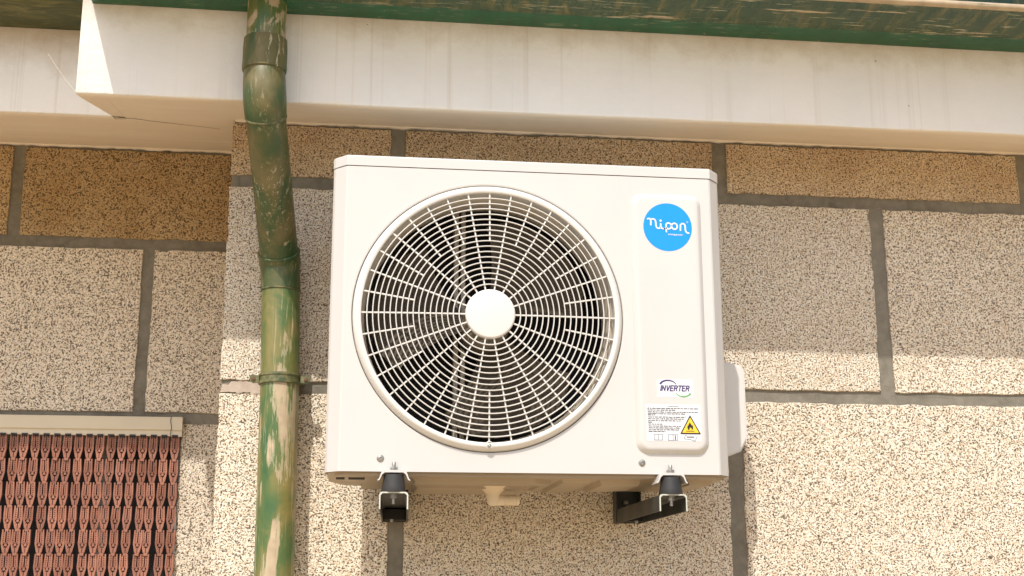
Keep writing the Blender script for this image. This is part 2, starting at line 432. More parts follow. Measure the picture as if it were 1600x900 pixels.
a = [bm.verts.new((x, y, sofz(y)+.0003)) for x, y in cs]; b = [bm.verts.new((x, y, sofz(y)+.24)) for x, y in cs]
bm.faces.new(a); bm.faces.new(b[::-1])
for i in range(6): bm.faces.new((a[i], b[i], b[(i+1) % 6], a[(i+1) % 6]))
mesh_obj('soffit', bm, M['soffit'], eave)
bm = bmesh.new(); rr = random.Random(2)                     # crack running right from the inner corner
pts = [(-.592+.0172*t, 3.197+.0085*t + rr.uniform(-.004, .004)) for t in range(15)]
tube(bm, [(Vector((x, y, sofz(y)+.0002)), .0010*(1-.5*i/14)) for i, (x, y) in enumerate(pts)], 6)
mesh_obj('crack', bm, M['crack'], eave)

# ------------------------------------------------------------------ gutters and roof edge
def gutter(name, x0, x1, yr, gb, prof_out, face, under, label):
    """prof_out: outer face from the back bottom edge to the lip, (out, up) from (yr, gb)"""
    g = empty(name, ((x0+x1)/2, yr, gb), label, 'gutter')
    lx, lz = prof_out[-1]
    outer = [(yr-.002, gb+.19), (yr-.002, gb+.0008)] + [(yr-o, gb+u) for o, u in prof_out]
    bead = [(yr-lx-.0035+.0085*sin(radians(t)), gb+lz+.008-.0085*cos(radians(t))) for t in range(-10, -230, -30)]
    inner = [(yr-o+.004, gb+u+.004) for o, u in prof_out[::-1]] + [(yr-.006, gb+.006), (yr-.006, gb+.19)]
    prof = outer + bead + inner; nu = 2; b0_, b1_ = len(outer)-1, len(outer)+len(bead)
    bm = bmesh.new(); n = int((x1-x0)/.06); rings = []
    for k in range(n+1):
        x = x0+(x1-x0)*k/n; wv = .0012*noise.noise(Vector((x*3, yr, 1)))
        rings.append([bm.verts.new((x, y+wv*(y < yr-.01), z+wv)) for y, z in prof])
    for A, B in zip(rings, rings[1:]):
        for j in range(len(prof)):
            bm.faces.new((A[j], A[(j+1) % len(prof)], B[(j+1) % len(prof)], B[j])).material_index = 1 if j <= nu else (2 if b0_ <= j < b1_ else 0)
    bm.faces.new(rings[0]); bm.faces.new(rings[-1])
    mesh_obj('channel', bm, [face, under, M['bead_highlight'] if face is M['gutter_face'] else face], g, 35)
    bm = bmesh.new()                                        # closing cap at the left end
    cp = [(yr-.004, gb+.09), (yr-.004, gb+.003)] + [(yr-o+.002, gb+u+.002) for o, u in prof_out] + [(yr-lx, gb+lz+.02)]
    va = [bm.verts.new((x0+.003, y, z)) for y, z in cp]; vb = [bm.verts.new((x0+.006, y, z)) for y, z in cp]; q = len(cp)
    bm.faces.new(va); bm.faces.new(vb[::-1])
    for i in range(q): bm.faces.new((va[i], vb[i], vb[(i+1) % q], va[(i+1) % q]))
    mesh_obj('end_cap', bm, face, g)
    return g
GB1 = 1.7+.4655*YF1
gutter('roof_gutter', -.612, 3.6, YF1, GB1, [(.070, 0), (.076, .001), (.105, .002), (.145, .004), (.185, .006), (.208, .009)], M['gutter_face'], M['gutter_under'], 'long dark green painted gutter along the projecting eave, scratched, with a pale sun highlight painted along its lip')
gutter('mossy_roof_gutter', -3.2, XC-.002, YF2, 3.109, [(.090, 0), (.115, .001), (.138, .003), (.152, .010), (.157, .022)], M['gutter_moss'], M['gutter_moss'], 'short mossy green gutter at the top left corner over the recessed wall')
roof = empty('tiled_roof', (.8, 3.6, 3.26), 'clay roof edge above the green gutters', 'roof')
def slab(bm, pts, z0, sl_, y0, th):
    f = lambda y: z0 + sl_*(y-y0)
    a = [bm.verts.new((x, y, f(y))) for x, y in pts]; b = [bm.verts.new((x, y, f(y)+th)) for x, y in pts]; n = len(pts)
    bm.faces.new(a); bm.faces.new(b[::-1])
    for i in range(n): bm.faces.new((a[i], b[i], b[(i+1) % n], a[(i+1) % n]))
bm = bmesh.new()
slab(bm, [(-.60, 2.84), (3.6, 2.84), (3.6, 7), (-3.2, 7), (-3.2, 3.17), (-.60, 3.17)], 3.27, SLOPE, 2.84, .03)
mesh_obj('roof_slab', bm, M['roof'], roof)

# cobwebs by the left fascia
web = empty('cobweb', (-.68, 3.15, 3.0), 'thin loose cobweb threads hanging below the mossy gutter at upper left', 'cobweb')
for A, B in (((-.800, 3.186, 3.090), (-.775, 3.183, 3.045)), ((-.74, 3.06, 2.99), (-.636, 2.906, 2.836)), ((-.80, 3.186, 3.104), (-.64, 3.18, 3.06)), ((-.79, 3.186, 3.02), (-.765, 3.186, 3.03))):
    A, B = Vector(A), Vector(B); bm = bmesh.new(); tube(bm, [(A.lerp(B, t/6) + Vector((0, 0, -.004*sin(pi*t/6))), .00022) for t in range(7)], 5); mesh_obj('thread', bm, M['web'], web)

# ------------------------------------------------------------------ downpipe
dp = empty('downpipe', (-.16, 3.10, 0), 'green painted round downpipe, paint peeled to beige, running down the granite wall', 'downpipe')
def V(*a): return Vector(a)
def seg_path(pts, rad, n=10):
    out = []
    for i in range(len(pts)-1):
        for k in range(n): out.append((pts[i].lerp(pts[i+1], k/n), rad))
    out.append((pts[-1], rad)); return out
def bez(a, b, c, n=12): return [a*(1-t)**2 + b*2*t*(1-t) + c*t*t for t in [k/n for k in range(n+1)]]
YT = 2.853; FT = YT/2.981
def up_(x, y, z): return V(x*FT, YT + (y-2.981), 1.7+(z-1.7)*FT)
U = V(-.2029, 2.868, 2.779); L_ = V(-.1715, 3.104, 2.50)
bm = bmesh.new(); tube(bm, seg_path([up_(-.2195, 2.981, 3.13), up_(-.2195, 2.981, 3.00)], .0450)); mesh_obj('outlet', bm, M['pipe_e'], dp, 50)
bm = bmesh.new()
tube(bm, [(up_(-.2195, 2.979, z), r) for z, r in ((3.018, .0458), (3.016, .0495), (2.99, .0505), (2.955, .0505), (2.944, .0510), (2.936, .0500), (2.934, .0462))])
mesh_obj('collar', bm, M['pipe_d'], dp, 40)
bm = bmesh.new(); ax = (L_-U).normalized(); P = bez(up_(-.2195, 2.981, 2.94), U - ax*.045, U + ax*.004)
tube(bm, [(p, .0468 + .0022*sin(pi*i/12)) for i, p in enumerate(P)]); mesh_obj('elbow', bm, M['pipe_c'], dp, 60)
ax = (L_-U).normalized()
bm = bmesh.new()
def lipring(bm, c, t, r, w):
    tube(bm, [(c - t*w, r-.002), (c - t*w*.7, r), (c, r+.0012), (c + t*w*.7, r), (c + t*w, r-.002)])
lipring(bm, U, ax, .0472, .0035); mesh_obj('joint_ring', bm, M['clamp'], dp, 60)
bm = bmesh.new(); tube(bm, seg_path([U, L_], .0455, 16)); mesh_obj('pipe_section', bm, M['pipe_a'], dp, 50)
bm = bmesh.new()
c0 = U.lerp(L_, .93)
lipring(bm, c0, ax, .0500, .003)
mesh_obj('joint_ring', bm, M['pipe_d'], dp, 60)
bm = bmesh.new()
P = [c0, c0+ax*.035]; Q = bez(L_, V(-.1685, 3.107, 2.47), V(-.1665, 3.107, 2.43), 8)
tube(bm, [(c0, .0490), (c0+ax*.010, .0496), (c0+ax*.028, .0496), (Q[2]-V(0,0,-.012), .0494), (Q[2], .0478), (Q[4], .0468), (Q[6], .0466), (Q[8], .0466)])
mesh_obj('elbow', bm, M['pipe_c'], dp, 50)
bm = bmesh.new(); lipring(bm, V(-.1665, 3.107, 2.428), V(0, 0, -1), .0470, .0028); mesh_obj('joint_ring', bm, M['clamp'], dp, 60)
bm = bmesh.new(); tube(bm, seg_path([V(-.1665, 3.107, 2.43), V(-.160, 3.107, 2.20), V(-.156, 3.107, 1.76), V(-.152, 3.107, .08)], .0455, 20))
mesh_obj('pipe_section', bm, M['pipe_b'], dp, 50)
for zc, xc in ((2.213, -.1602), (1.15, -.1545)):
    bm = bmesh.new()
    for dz in (.009, -.009):
        lathe.cap = False
        lathe(bm, [(.0462, zc+dz-.0035), (.0498, zc+dz-.003), (.0502, zc+dz), (.0498, zc+dz+.003), (.0462, zc+dz+.0035)], xc, 0, 48, 'z', 3.107, True)
    lathe(bm, [(.0462, zc-.012), (.0482, zc-.012), (.0482, zc+.012), (.0462, zc+.012)], xc, 0, 48, 'z', 3.107, True)
    lathe.cap = True
    for sg in (-1, 1):
        pts = [(xc+sg*.048, zc-.009), (xc+sg*.062, zc-.010), (xc+sg*.069, zc-.005), (xc+sg*.070, zc+.003), (xc+sg*.066, zc+.008), (xc+sg*.048, zc+.008)]
        prism(bm, pts if sg > 0 else pts[::-1], 3.094, 3.104)
    cl = mesh_obj('clamp', bm, M['clamp'], dp, 40)
    for sg in (-1, 1):
        bm = bmesh.new(); lathe(bm, [(.0052, 3.0945), (.0052, 3.0915), (.003, 3.0905)], xc+sg*.061, zc-.001, 12)
        mesh_obj('screw', bm, M['crack'], cl, 40)
    bm = bmesh.new()
    lathe(bm, [(.005, 3.10), (.005, 3.18)], xc+.05, zc, 10); mesh_obj('wall_pin', bm, M['clamp'], cl)

# ------------------------------------------------------------------ door curtain
cur = empty('chain_door_curtain', (-.96, 3.6880, 2.1564), 'reddish brown plastic chain link curtain hanging over the doorway at lower left', 'curtain')
YC = 3.6890
bm = bmesh.new()
prism_x(bm, [(3.6990, 2.1982), (3.6790, 2.1982), (3.6770, 2.1953), (3.6770, 2.1632), (3.6820, 2.1603), (3.6820, 2.1472), (3.6800, 2.1457), (3.6950, 2.1457), (3.6990, 2.1632)], -1.555, -0.4783)
mesh_obj('rail', bm, M['rail'], cur, 30)
bm = bmesh.new()
prism_x(bm, [(3.6985, 2.1987), (3.6785, 2.1987), (3.6763, 2.1958), (3.6763, 2.1627), (3.6813, 2.1598), (3.6813, 2.1448), (3.6950, 2.1448), (3.6985, 2.1627)], -0.4778, -0.4496)
mesh_obj('rail_end', bm, M['rail'], cur, 30)
bm = bmesh.new()
tube(bm, [(V(-0.4793, 3.6750, 2.2001), .0008), (V(-0.4817, 3.6745, 2.1875), .0008), (V(-0.4773, 3.6740, 2.1691), .0008), (V(-0.4807, 3.6790, 2.1496), .0008), (V(-0.4763, 3.6790, 2.1322), .0008)], 6)
mesh_obj('wire', bm, M['ink'], cur)
LK = 1.081
def link_bm(ox=0, oy=0, oz=0, bm=None, simple=False):
    """one link: prongs at the top, broad pierced shoulder with a flower, narrow foot; hangs from z=0"""
    bm = bm or bmesh.new()
    def bar(x0, z0, x1, z1, w0, w1, y0=-.0024, y1=.0024):
        d = Vector((x1-x0, z1-z0)).normalized(); nx, nz = -d.y, d.x
        prism(bm, [(ox+LK*(x0+nx*w0), oz+LK*(z0+nz*w0)), (ox+LK*(x0-nx*w0), oz+LK*(z0-nz*w0)), (ox+LK*(x1-nx*w1), oz+LK*(z1-nz*w1)), (ox+LK*(x1+nx*w1), oz+LK*(z1+nz*w1))], oy+y0, oy+y1)
    for sg in (-1, 1):
        bar(sg*.0082, .002, sg*.0095, -.032, .0018, .0019); bar(sg*.0095, -.031, sg*.0042, -.053, .0020, .0024)
        bar(sg*.0024, -.001, sg*.0028, -.029, .0011, .0012, -.0020, .0014)
        for k in range(5 if not simple else 3):
            z = -.0065 - (.0052 if not simple else .009)*k; bar(sg*.0024, z+.0008, sg*.0086, z-.0010, .0017, .0017, -.0014, .0016)
        bar(sg*.0088, -.0315, sg*.0050, -.0315, .0018, .0018, -.0018, .0018)
        bar(sg*.0072, -.0400, sg*.0038, -.0385, .0016, .0016, -.0018, .0018)
        bar(sg*.0060, -.0450, sg*.0012, -.0425, .0016, .0016, -.0018, .0018)
        bar(sg*.0032, -.043, sg*.0030, -.056, .0022, .0022, -.0020, .0018)
    pts = [(ox+LK*.0034*cos(a*pi/4), oz+LK*(-.0355+.0034*sin(a*pi/4))) for a in range(8)]; prism(bm, pts, oy-.003, oy+.001)
    bar(0, -.0545, 0, -.0610, .0052, .0046); bar(0, -.0295, 0, -.0315, .0040, .0040, -.0014, .0014)
    return bm
lm = bpy.data.meshes.new('link'); b_ = link_bm(); bmesh.ops.recalc_face_normals(b_, faces=b_.faces); b_.to_mesh(lm); b_.free(); lm.materials.append(M['curtain'])
PX, PZ, TOPZ = .0284, .0633, 2.1428
NS, NR = 20, 8
rr = random.Random(11)
rest = bmesh.new()
for i in range(37):
    x = -0.4676 - PX*i
    ph = rr.uniform(0, 6); am = rr.uniform(.0004, .0014); drift = rr.uniform(-.0009, .0009)
    if i < NS:
        bm = bmesh.new(); box(bm, x-.008, x+.008, YC-.009, YC+.001, 2.1443, 2.1491)
        stn = mesh_obj('strand', bm, M['ink'], cur)
    for k in range(32):
        dx = max(-.004, min(.004, am*sin(k*.9+ph) + drift*k)); z = TOPZ - PZ*k
        if i < NS and k < NR:
            o = bpy.data.objects.new('link', lm); COL.objects.link(o); o.parent = stn
            o.location = Vector((x+dx, YC - .0015 + (.0018 if k % 2 else 0), z)) - cur.location
            o.rotation_euler = (radians(rr.uniform(-3, 3)), radians(rr.uniform(-1.5, 1.5)), radians(rr.uniform(-20, 20)))
        else:
            link_bm(x+dx, YC, z, rest, simple=True)
tag(mesh_obj('lower_links', rest, M['curtain'], cur), kind='stuff')

door = empty('door', (-1.0, 3.8530, 0), 'dark door with grey frame glimpsed behind the chain curtain', 'door')
bm = bmesh.new(); box(bm, DX0, DX1, 3.8930, 3.9330, .02, DTOP); mesh_obj('leaf', bm, M['door'], door)
bm = bmesh.new(); box(bm, DX1-.022, DX1-.0005, 3.7930, 3.8730, 0, DTOP-.03); box(bm, DX0+.0005, DX0+.034, 3.7930, 3.8730, 0, DTOP-.03); box(bm, DX0+.0005, DX1-.0005, 3.7930, 3.8730, DTOP-.03, DTOP-.001)
mesh_obj('frame', bm, M['frame'], door)
bm = bmesh.new(); box(bm, -.691, -.670, 3.8680, 3.8920, .05, DTOP-.032); mesh_obj('stile', bm, M['frame'], door)

# ------------------------------------------------------------------ air conditioner
AY = 2.716; AX0, AX1 = -.043, .8165; FX0, FX1 = -.012, .786; AZ0, AZS, AZ1 = 1.962, 2.619, 2.644; AB = 3.075
CX, CZ, CR = .2943, 2.2946, .291
ac = empty('air_conditioner', ((AX0+AX1)/2, (AY+AB)/2, AZ0), 'cream outdoor air conditioner with round fan grille and blue logo, mounted on the granite wall', 'air conditioner')
# front panel with the round opening
bm = bmesh.new(); N = 128
def rect_pt(a):
    dx, dz = sin(a), cos(a); t = 1e9
    if dx > 1e-9: t = min(t, (FX1-CX)/dx)
    if dx < -1e-9: t = min(t, (FX0-CX)/dx)
    if dz > 1e-9: t = min(t, (AZS-CZ)/dz)
    if dz < -1e-9: t = min(t, (AZ0-CZ)/dz)
    return CX+dx*t, CZ+dz*t
angs = sorted([2*pi*k/N for k in range(N)] + [atan2(x-CX, z-CZ) % (2*pi) for x in (FX0, FX1) for z in (AZ0, AZS)])
n = len(angs)
ro = [bm.verts.new((rect_pt(a)[0], AY, rect_pt(a)[1])) for a in angs]
prof = [(CR+.0035, 0), (CR+.0012, .0006), (CR, .003), (CR, .018)]
rings = [[bm.verts.new((CX+r*sin(a), AY+y, CZ+r*cos(a))) for a in angs] for r, y in prof]
for A, B in zip([ro]+rings, rings):
    for k in range(n): bm.faces.new((A[k], A[(k+1) % n], B[(k+1) % n], B[k]))
# chamfered corners and sides wrapping back
def strip(pts):   # (x,y) verticals
    vs = [(bm.verts.new((x, y, AZ0)), bm.verts.new((x, y, AZS))) for x, y in pts]
    for (a, b), (c, d) in zip(vs, vs[1:]): bm.faces.new((a, c, d, b))
strip([(FX1, AY), (FX1+.004, AY+.0015), (AX1-.004, AY+.026), (AX1, AY+.034), (AX1, AB)])
strip([(FX0, AY), (FX0-.004, AY+.0015), (AX0+.004, AY+.026), (AX0, AY+.034), (AX0, AY+.17)])
bmesh.ops.remove_doubles(bm, verts=bm.verts, dist=.0002)
mesh_obj('front_panel', bm, M['ac'], ac)
# louvred left side curving round the rear corner, coil behind it
RC = .13
corner = [(AX0+.001+RC*(1-cos(radians(a))), AB-RC+RC*sin(radians(a))) for a in range(0, 91, 10)]
back = [(AX0+.001, AY+.172)] + corner + [(AX1-.001, AB), (AX1-.001, AB-.004), (AX0+RC, AB-.004)]
back += [(AX0+.005+(RC-.004)*(1-cos(radians(a))), AB-RC+(RC-.004)*sin(radians(a))) for a in range(80, -1, -10)] + [(AX0+.005, AY+.172)]
def vprism(bm, pts, z0, z1):
    a = [bm.verts.new((x, y, z0)) for x, y in pts]; b = [bm.verts.new((x, y, z1)) for x, y in pts]; n = len(pts)
    bm.faces.new(a); bm.faces.new(b[::-1])
    for i in range(n): bm.faces.new((a[i], b[i], b[(i+1) % n], a[(i+1) % n]))
bm = bmesh.new(); vprism(bm, back, AZ0+.010, AZS-.002); mesh_obj('side_grille', bm, M['ac_side'], ac, 20)
bm = bmesh.new(); vprism(bm, [(AX0+RC*.75, AB-.05), (AX1-.02, AB-.05), (AX1-.02, AB-.008), (AX0+RC, AB-.008)], AZ0+.012, AZS-.004); mesh_obj('coil', bm, M['coil'], ac)
bm = bmesh.new(); box(bm, .60, .604, AY+.03, AB-.03, AZ0+.01, AZS-.004); mesh_obj('divider', bm, M['coil'], ac)
# lid
bm = bmesh.new()
outl = lambda e: [(AX0+RC, AB+e*.3), (AX0+RC*.3, AB-RC*.3), (AX0-e, AB-RC), (AX0-e, AY+.034-e*.4), (AX0+.004-e*.8, AY+.026-e*.6), (FX0-.003-e*.4, AY-e), (FX1+.003+e*.4, AY-e), (AX1-.004+e*.8, AY+.026-e*.6), (AX1+e, AY+.034-e*.4), (AX1+e, AB)]
lev = [(.0010, AZS+.0018), (.0012, AZ1-.003), (.0004, AZ1-.0008), (-.001, AZ1)]
rg = [[bm.verts.new((x, y, z)) for x, y in outl(e)] for e, z in lev]
for A, B in zip(rg, rg[1:]):
    for k in range(10): bm.faces.new((A[k], A[(k+1) % 10], B[(k+1) % 10], B[k]))
bm.faces.new(rg[0]); bm.faces.new(rg[-1])
mesh_obj('lid', bm, M['ac'], ac)
# raised service panel
bm = bmesh.new(); PXa, PXb, PZa, PZb = .607, .766, 2.004, 2.580
lv = [(0, 0.0005, .026), (.0010, -.0012, .0250), (.0080, -.0082, .0215), (.0110, -.0098, .019), (.0145, -.0102, .017)]
rg = []
for ins, dy, r in lv:
    rg.append([bm.verts.new((x, AY+dy, z)) for x, z in rrect(PXa+ins, PXb-ins, PZa+ins, PZb-ins, r, 7)])
k_ = len(rg[0])
for A, B in zip(rg, rg[1:]):
    for k in range(k_): bm.faces.new((A[k], A[(k+1) % k_], B[(k+1) % k_], B[k]))
bm.faces.new(rg[-1]); mesh_obj('service_panel', bm, M['ac'], ac, 50)
PY = AY-.0102
# grille
bm = bmesh.new()
lathe.cap = False
lathe(bm, [(.2897, AY+.005), (.2890, AY+.001), (.2868, AY-.004), (.2822, AY-.0095), (.2800, AY-.0108), (.2785, AY-.0112), (.2735, AY-.0112), (.2715, AY-.0095), (.2705, AY+.004), (.2705, AY+.012)], CX, CZ, 144)
gr = mesh_obj('fan_grille', bm, M['grille'], ac, 45)
def dome(r): return AY - .0075 - .009*max(0, 1-(r/.27)**2)
HR = .0535
ringr = [HR + (.2715-HR)*k/18 for k in range(1, 18)]
for r in ringr:
    bm = bmesh.new(); y = dome(r)
    lathe(bm, [(r+.0015*cos(t), y+.0026*sin(t)) for t in [2*pi*j/6 for j in range(6)]], CX, CZ, 120, closed=True)
    mesh_obj('ring', bm, M['grille'], gr, 60)
lathe.cap = True
for k in range(36):
    a = radians(10*k); r0 = HR-.002 if k % 2 else ringr[8]; bm = bmesh.new()
    nseg = 8; hw = .0015; prev = None
    dx, dz = sin(a), cos(a); px, pz = cos(a), -sin(a)
    for j in range(nseg+1):
        r = r0+(.272-r0)*j/nseg; y = dome(r)+.0028
        cur_ = [bm.verts.new((CX+dx*r+px*sx_*hw, y+yy, CZ+dz*r+pz*sx_*hw)) for sx_, yy in ((-1, -.0022), (1, -.0022), (1, .0035), (-1, .0035))]
        if prev:
            for q in range(4): bm.faces.new((prev[q], prev[(q+1) % 4], cur_[(q+1) % 4], cur_[q]))
        else: bm.faces.new(cur_)
        prev = cur_
    bm.faces.new(prev[::-1]); mesh_obj('spoke', bm, M['grille'], gr, 30)
bm = bmesh.new()
yh = dome(0)-.004
lathe(bm, [(HR, yh+.012), (HR, yh+.005), (HR-.0008, yh+.0022), (HR-.0030, yh+.0006), (HR-.008, yh), (.001, yh-.0002)], CX+.001, CZ+.001, 64)
mesh_obj('hub', bm, M['grille'], gr, 22)
def screw(x, z, y, r, parent, name='screw'):
    bm = bmesh.new(); lathe(bm, [(r*1.25, y+.001), (r*1.25, y-.0006), (r, y-.001), (r*.85, y-.0028), (r*.4, y-.0036), (r*.34, y-.0022), (r*.001, y-.0020)], x, z, 20)
    return mesh_obj(name, bm, M['steel'], parent, 35)
bm = bmesh.new(); lathe(bm, [(.0088, AY+.004), (.0088, AY-.0108), (.0072, AY-.0118), (.0068, AY-.0085), (.001, AY-.0080)], CX, CZ-.2772, 24)
mesh_obj('screw_boss', bm, M['ac_side'], gr, 30)
screw(CX, CZ-.2772, AY-.0085, .0048, gr)
# shroud, fan, motor
bm = bmesh.new(); lathe.cap = False
lathe(bm, [(.290, AY+.012), (.278, AY+.016), (.268, AY+.030), (.264, AY+.05), (.264, AY+.105), (.272, AY+.118), (.285, AY+.125)], CX, CZ, 96)
lathe.cap = True
sh = mesh_obj('fan_shroud', bm, M['shroud'], ac, 50)
fan = None
bm = bmesh.new(); lathe(bm, [(.046, AY+.075), (.055, AY+.082), (.056, AY+.135), (.03, AY+.14)], CX, CZ, 40)
fan = mesh_obj('fan', bm, M['blade'], ac, 50)
for b0 in (18, 138, 258):
    bm = bmesh.new(); NA, NRr = 14, 10; g = []
    for i in range(NRr+1):
        r = .052 + (.250-.052)*i/NRr; row = []
        span = 58 + 26*(i/NRr); a00 = b0 - 8*(i/NRr)**1.5 - 10
        for j in range(NA+1):
            t = j/NA; a = radians(a00 + span*t)
            tw = .072*(1-.35*i/NRr)
            y = AY + .070 + tw*t + .012*sin(pi*t)
            rr_ = r - (.035*(abs(2*t-1)**3)*(i/NRr)**3)
            row.append(bm.verts.new((CX+rr_*sin(a), y, CZ+rr_*cos(a))))
        g.append(row)
    for i in range(NRr):
        for j in range(NA): bm.faces.new((g[i][j], g[i][j+1], g[i+1][j+1], g[i+1][j]))
    bmesh.ops.solidify(bm, geom=bm.faces[:], thickness=.003)
    mesh_obj('blade', bm, M['blade'], fan, 60)
bm = bmesh.new(); lathe(bm, [(.055, AY+.15), (.06, AY+.16), (.06, AY+.24), (.03, AY+.25)], CX, CZ, 32)
mesh_obj('motor', bm, M['black'], ac, 50)
bm = bmesh.new()
for x in (CX-.062, CX-.046): box(bm, x, x+.010, AY+.165, AY+.20, AZ0+.012, AZS-.004, .002)
mesh_obj('motor_mount', bm, M['shroud'], ac)
# base pan with pressed ribs
bm = bmesh.new()
vprism(bm, [(AX0+.006, AY+.03), (FX0, AY+.006), (FX1, AY+.006), (AX1-.006, AY+.03), (AX1-.006, AB), (AX0+RC, AB), (AX0+RC*.3, AB-RC*.3), (AX0+.006, AB-RC)], AZ0-.001, AZ0+.010)
vprism(bm, [(AX0+.022, AY+.03), (FX0+.01, AY+.014), (FX1-.01, AY+.014), (AX1-.012, AY+.04), (AX1-.012, AB-.006), (.036, AB-.006), (.036, AY+.20), (AX0+.05, AY+.18)], AZ0-.007, AZ0-.0012)
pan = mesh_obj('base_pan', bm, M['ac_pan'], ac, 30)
def rib(pts, z=AZ0-.0066, h=.010, b=.005):
    bm = bmesh.new(); n = len(pts); cx = sum(p[0] for p in pts)/n; cy = sum(p[1] for p in pts)/n
    A = [bm.verts.new((x, y, z)) for x, y in pts]
    B = [bm.verts.new((x+(cx-x)*.0+(b if x < cx else -b), y+(b if y < cy else -b), z-h)) for x, y in pts]
    for i in range(n): bm.faces.new((A[i], A[(i+1) % n], B[(i+1) % n], B[i]))
    bm.faces.new(B); mesh_obj('pan_rib', bm, M['ac_pan'], pan, 20)
rib([(.14, AY+.05), (.40, AY+.05), (.44, AY+.09), (.44, AY+.13), (.14, AY+.13)])
rib([(.15, AY+.16), (.36, AY+.16), (.40, AY+.20), (.40, AY+.33), (.15, AY+.33)], h=.013)
rib([(.455, AY+.05), (.52, AY+.05), (.52, AY+.33), (.455, AY+.33)], h=.008)
rib([(.54, AY+.06), (.63, AY+.06), (.63, AY+.20), (.54, AY+.26)], h=.012)
rib([(.42, AY+.16), (.445, AY+.16), (.445, AY+.32), (.42, AY+.32)], h=.006)
rib([(.73, AY+.05), (.785, AY+.05), (.785, AY+.18), (.73, AY+.18)], h=.010)
for x0, x1 in ((-.020, -.002), (.006, .040)):
    bm = bmesh.new(); box(bm, x0, x1, AY+.060, AY+.095, AZ0-.0085, AZ0-.0072); mesh_obj('pan_slot', bm, M['black'], pan)
# drain elbow
bm = bmesh.new(); DXc, DYc = .325, 2.90
lathe(bm, [(.036, 1.957), (.036, 1.950), (.030, 1.946), (.021, 1.938), (.0155, 1.930), (.0145, 1.914), (.010, 1.908), (.004, 1.907)], DXc, 0, 32, 'z', DYc)
prof = [(.0125, DXc-.002), (.0118, DXc+.018)]
for k in range(6):
    x = DXc+.020+k*.006; prof += [(.0124, x), (.0108, x+.0045), (.0108, x+.0055)]
lathe(bm, prof+[(.008, DXc+.058)], 0, 1.9195, 24, 'x', DYc)
mesh_obj('drain_elbow', bm, M['spout'], ac, 35)
# valve cover on the right side
bm = bmesh.new()
pc = [(AX1, 2.262), (.905, 2.262), (.940, 2.254), (.9465, 2.238), (.9465, 2.078), (.930, 2.048), (.905, 2.038), (AX1, 2.038)]
prism(bm, pc, 3.02, 3.10); bmesh.ops.bevel(bm, geom=[e for e in bm.edges if all(abs(v.co.y-3.02) < 1e-5 for v in e.verts)], offset=.004, segments=2, affect='EDGES')
mesh_obj('valve_cover', bm, M['plastic_white'], ac, 40)
bm = bmesh.new(); box(bm, AX1+.0005, .884, 3.008, 3.0195, 2.040, 2.258, .002); mesh_obj('cover_grey_band', bm, M['frame'], ac)  # flat grey band standing proud of the cover's inner edge
screw(.070, 1.989, AY, .0062, ac); screw(.619, 1.986, AY, .0062, ac)
# feet on both mounts
FEETX = (.098, .678)
for fx in FEETX:
    bm = bmesh.new()
    pts = [(-.033, -.014), (-.029, -.012), (-.024, -.001), (-.019, .003), (.019, .003), (.024, -.001), (.029, -.012), (.033, -.014), (.033, -.0115), (.0305, -.0095), (.0255, .0045), (.020, .0080), (-.020, .0080), (-.0255, .0045), (-.0305, -.0095), (-.033, -.0115)]
    prism(bm, [(fx+x, 1.9555+z) for x, z in pts], AY-.022, AY+.03)
    mesh_obj('foot', bm, M['ac'], ac, 25)
    bm = bmesh.new()
    lathe(bm, [(.0115, 1.962), (.0115, 1.9635)], fx, 0, 20, 'z', AY-.008); mesh_obj('washer', bm, M['steel'], ac)
    bm = bmesh.new()
    lathe(bm, [(.0085, 1.9636), (.0085, 1.9700), (.0075, 1.9708)], fx, 0, 6, 'z', AY-.008); mesh_obj('nut', bm, M['steel'], ac)
    bm = bmesh.new()
    lathe(bm, [(.0040, 1.9705), (.0040, 1.9800), (.003, 1.9812)], fx, 0, 12, 'z', AY-.008); mesh_obj('bolt', bm, M['steel'], ac, 40)

# --- stickers
def flat(bm, pts, y, t=.0003): prism(bm, pts, y-t, y)
def stroke(bm, pts, w, y, t=.0004, closed=False, seg=10):
    """round-ended ribbon through pts (x,z), built as quads plus discs, each a hair above the last"""
    n = len(pts)
    for i in range(n-1):
        a, b = Vector(pts[i]), Vector(pts[i+1]); d = (b-a)
        if d.length < 1e-7: continue
        d.normalize(); nn = Vector((-d.y, d.x))*w/2; yy = y - t - .00001*(i % 5)
        vs = [bm.verts.new((q.x, yy, q.y)) for q in (a+nn, a-nn, b-nn, b+nn)]; bm.faces.new(vs)
    for i, p_ in enumerate(pts):
        yy = y - t - .00006 - .00001*(i % 7)
        bm.faces.new([bm.verts.new((p_[0]+w/2*cos(2*pi*k/seg), yy, p_[1]+w/2*sin(2*pi*k/seg))) for k in range(seg)])
def smooth_line(pts, n=6):
    out = []; P_ = [pts[0]] + list(pts) + [pts[-1]]
    for i in range(1, len(P_)-2):
        p0, p1, p2, p3 = [Vector(q) for q in P_[i-1:i+3]]
        for k in range(n):
            t = k/n; out.append(.5*((2*p1)+(-p0+p2)*t+(2*p0-5*p1+4*p2-p3)*t*t+(-p0+3*p1-3*p2+p3)*t**3))
    out.append(Vector(pts[-1])); return [tuple(v) for v in out]
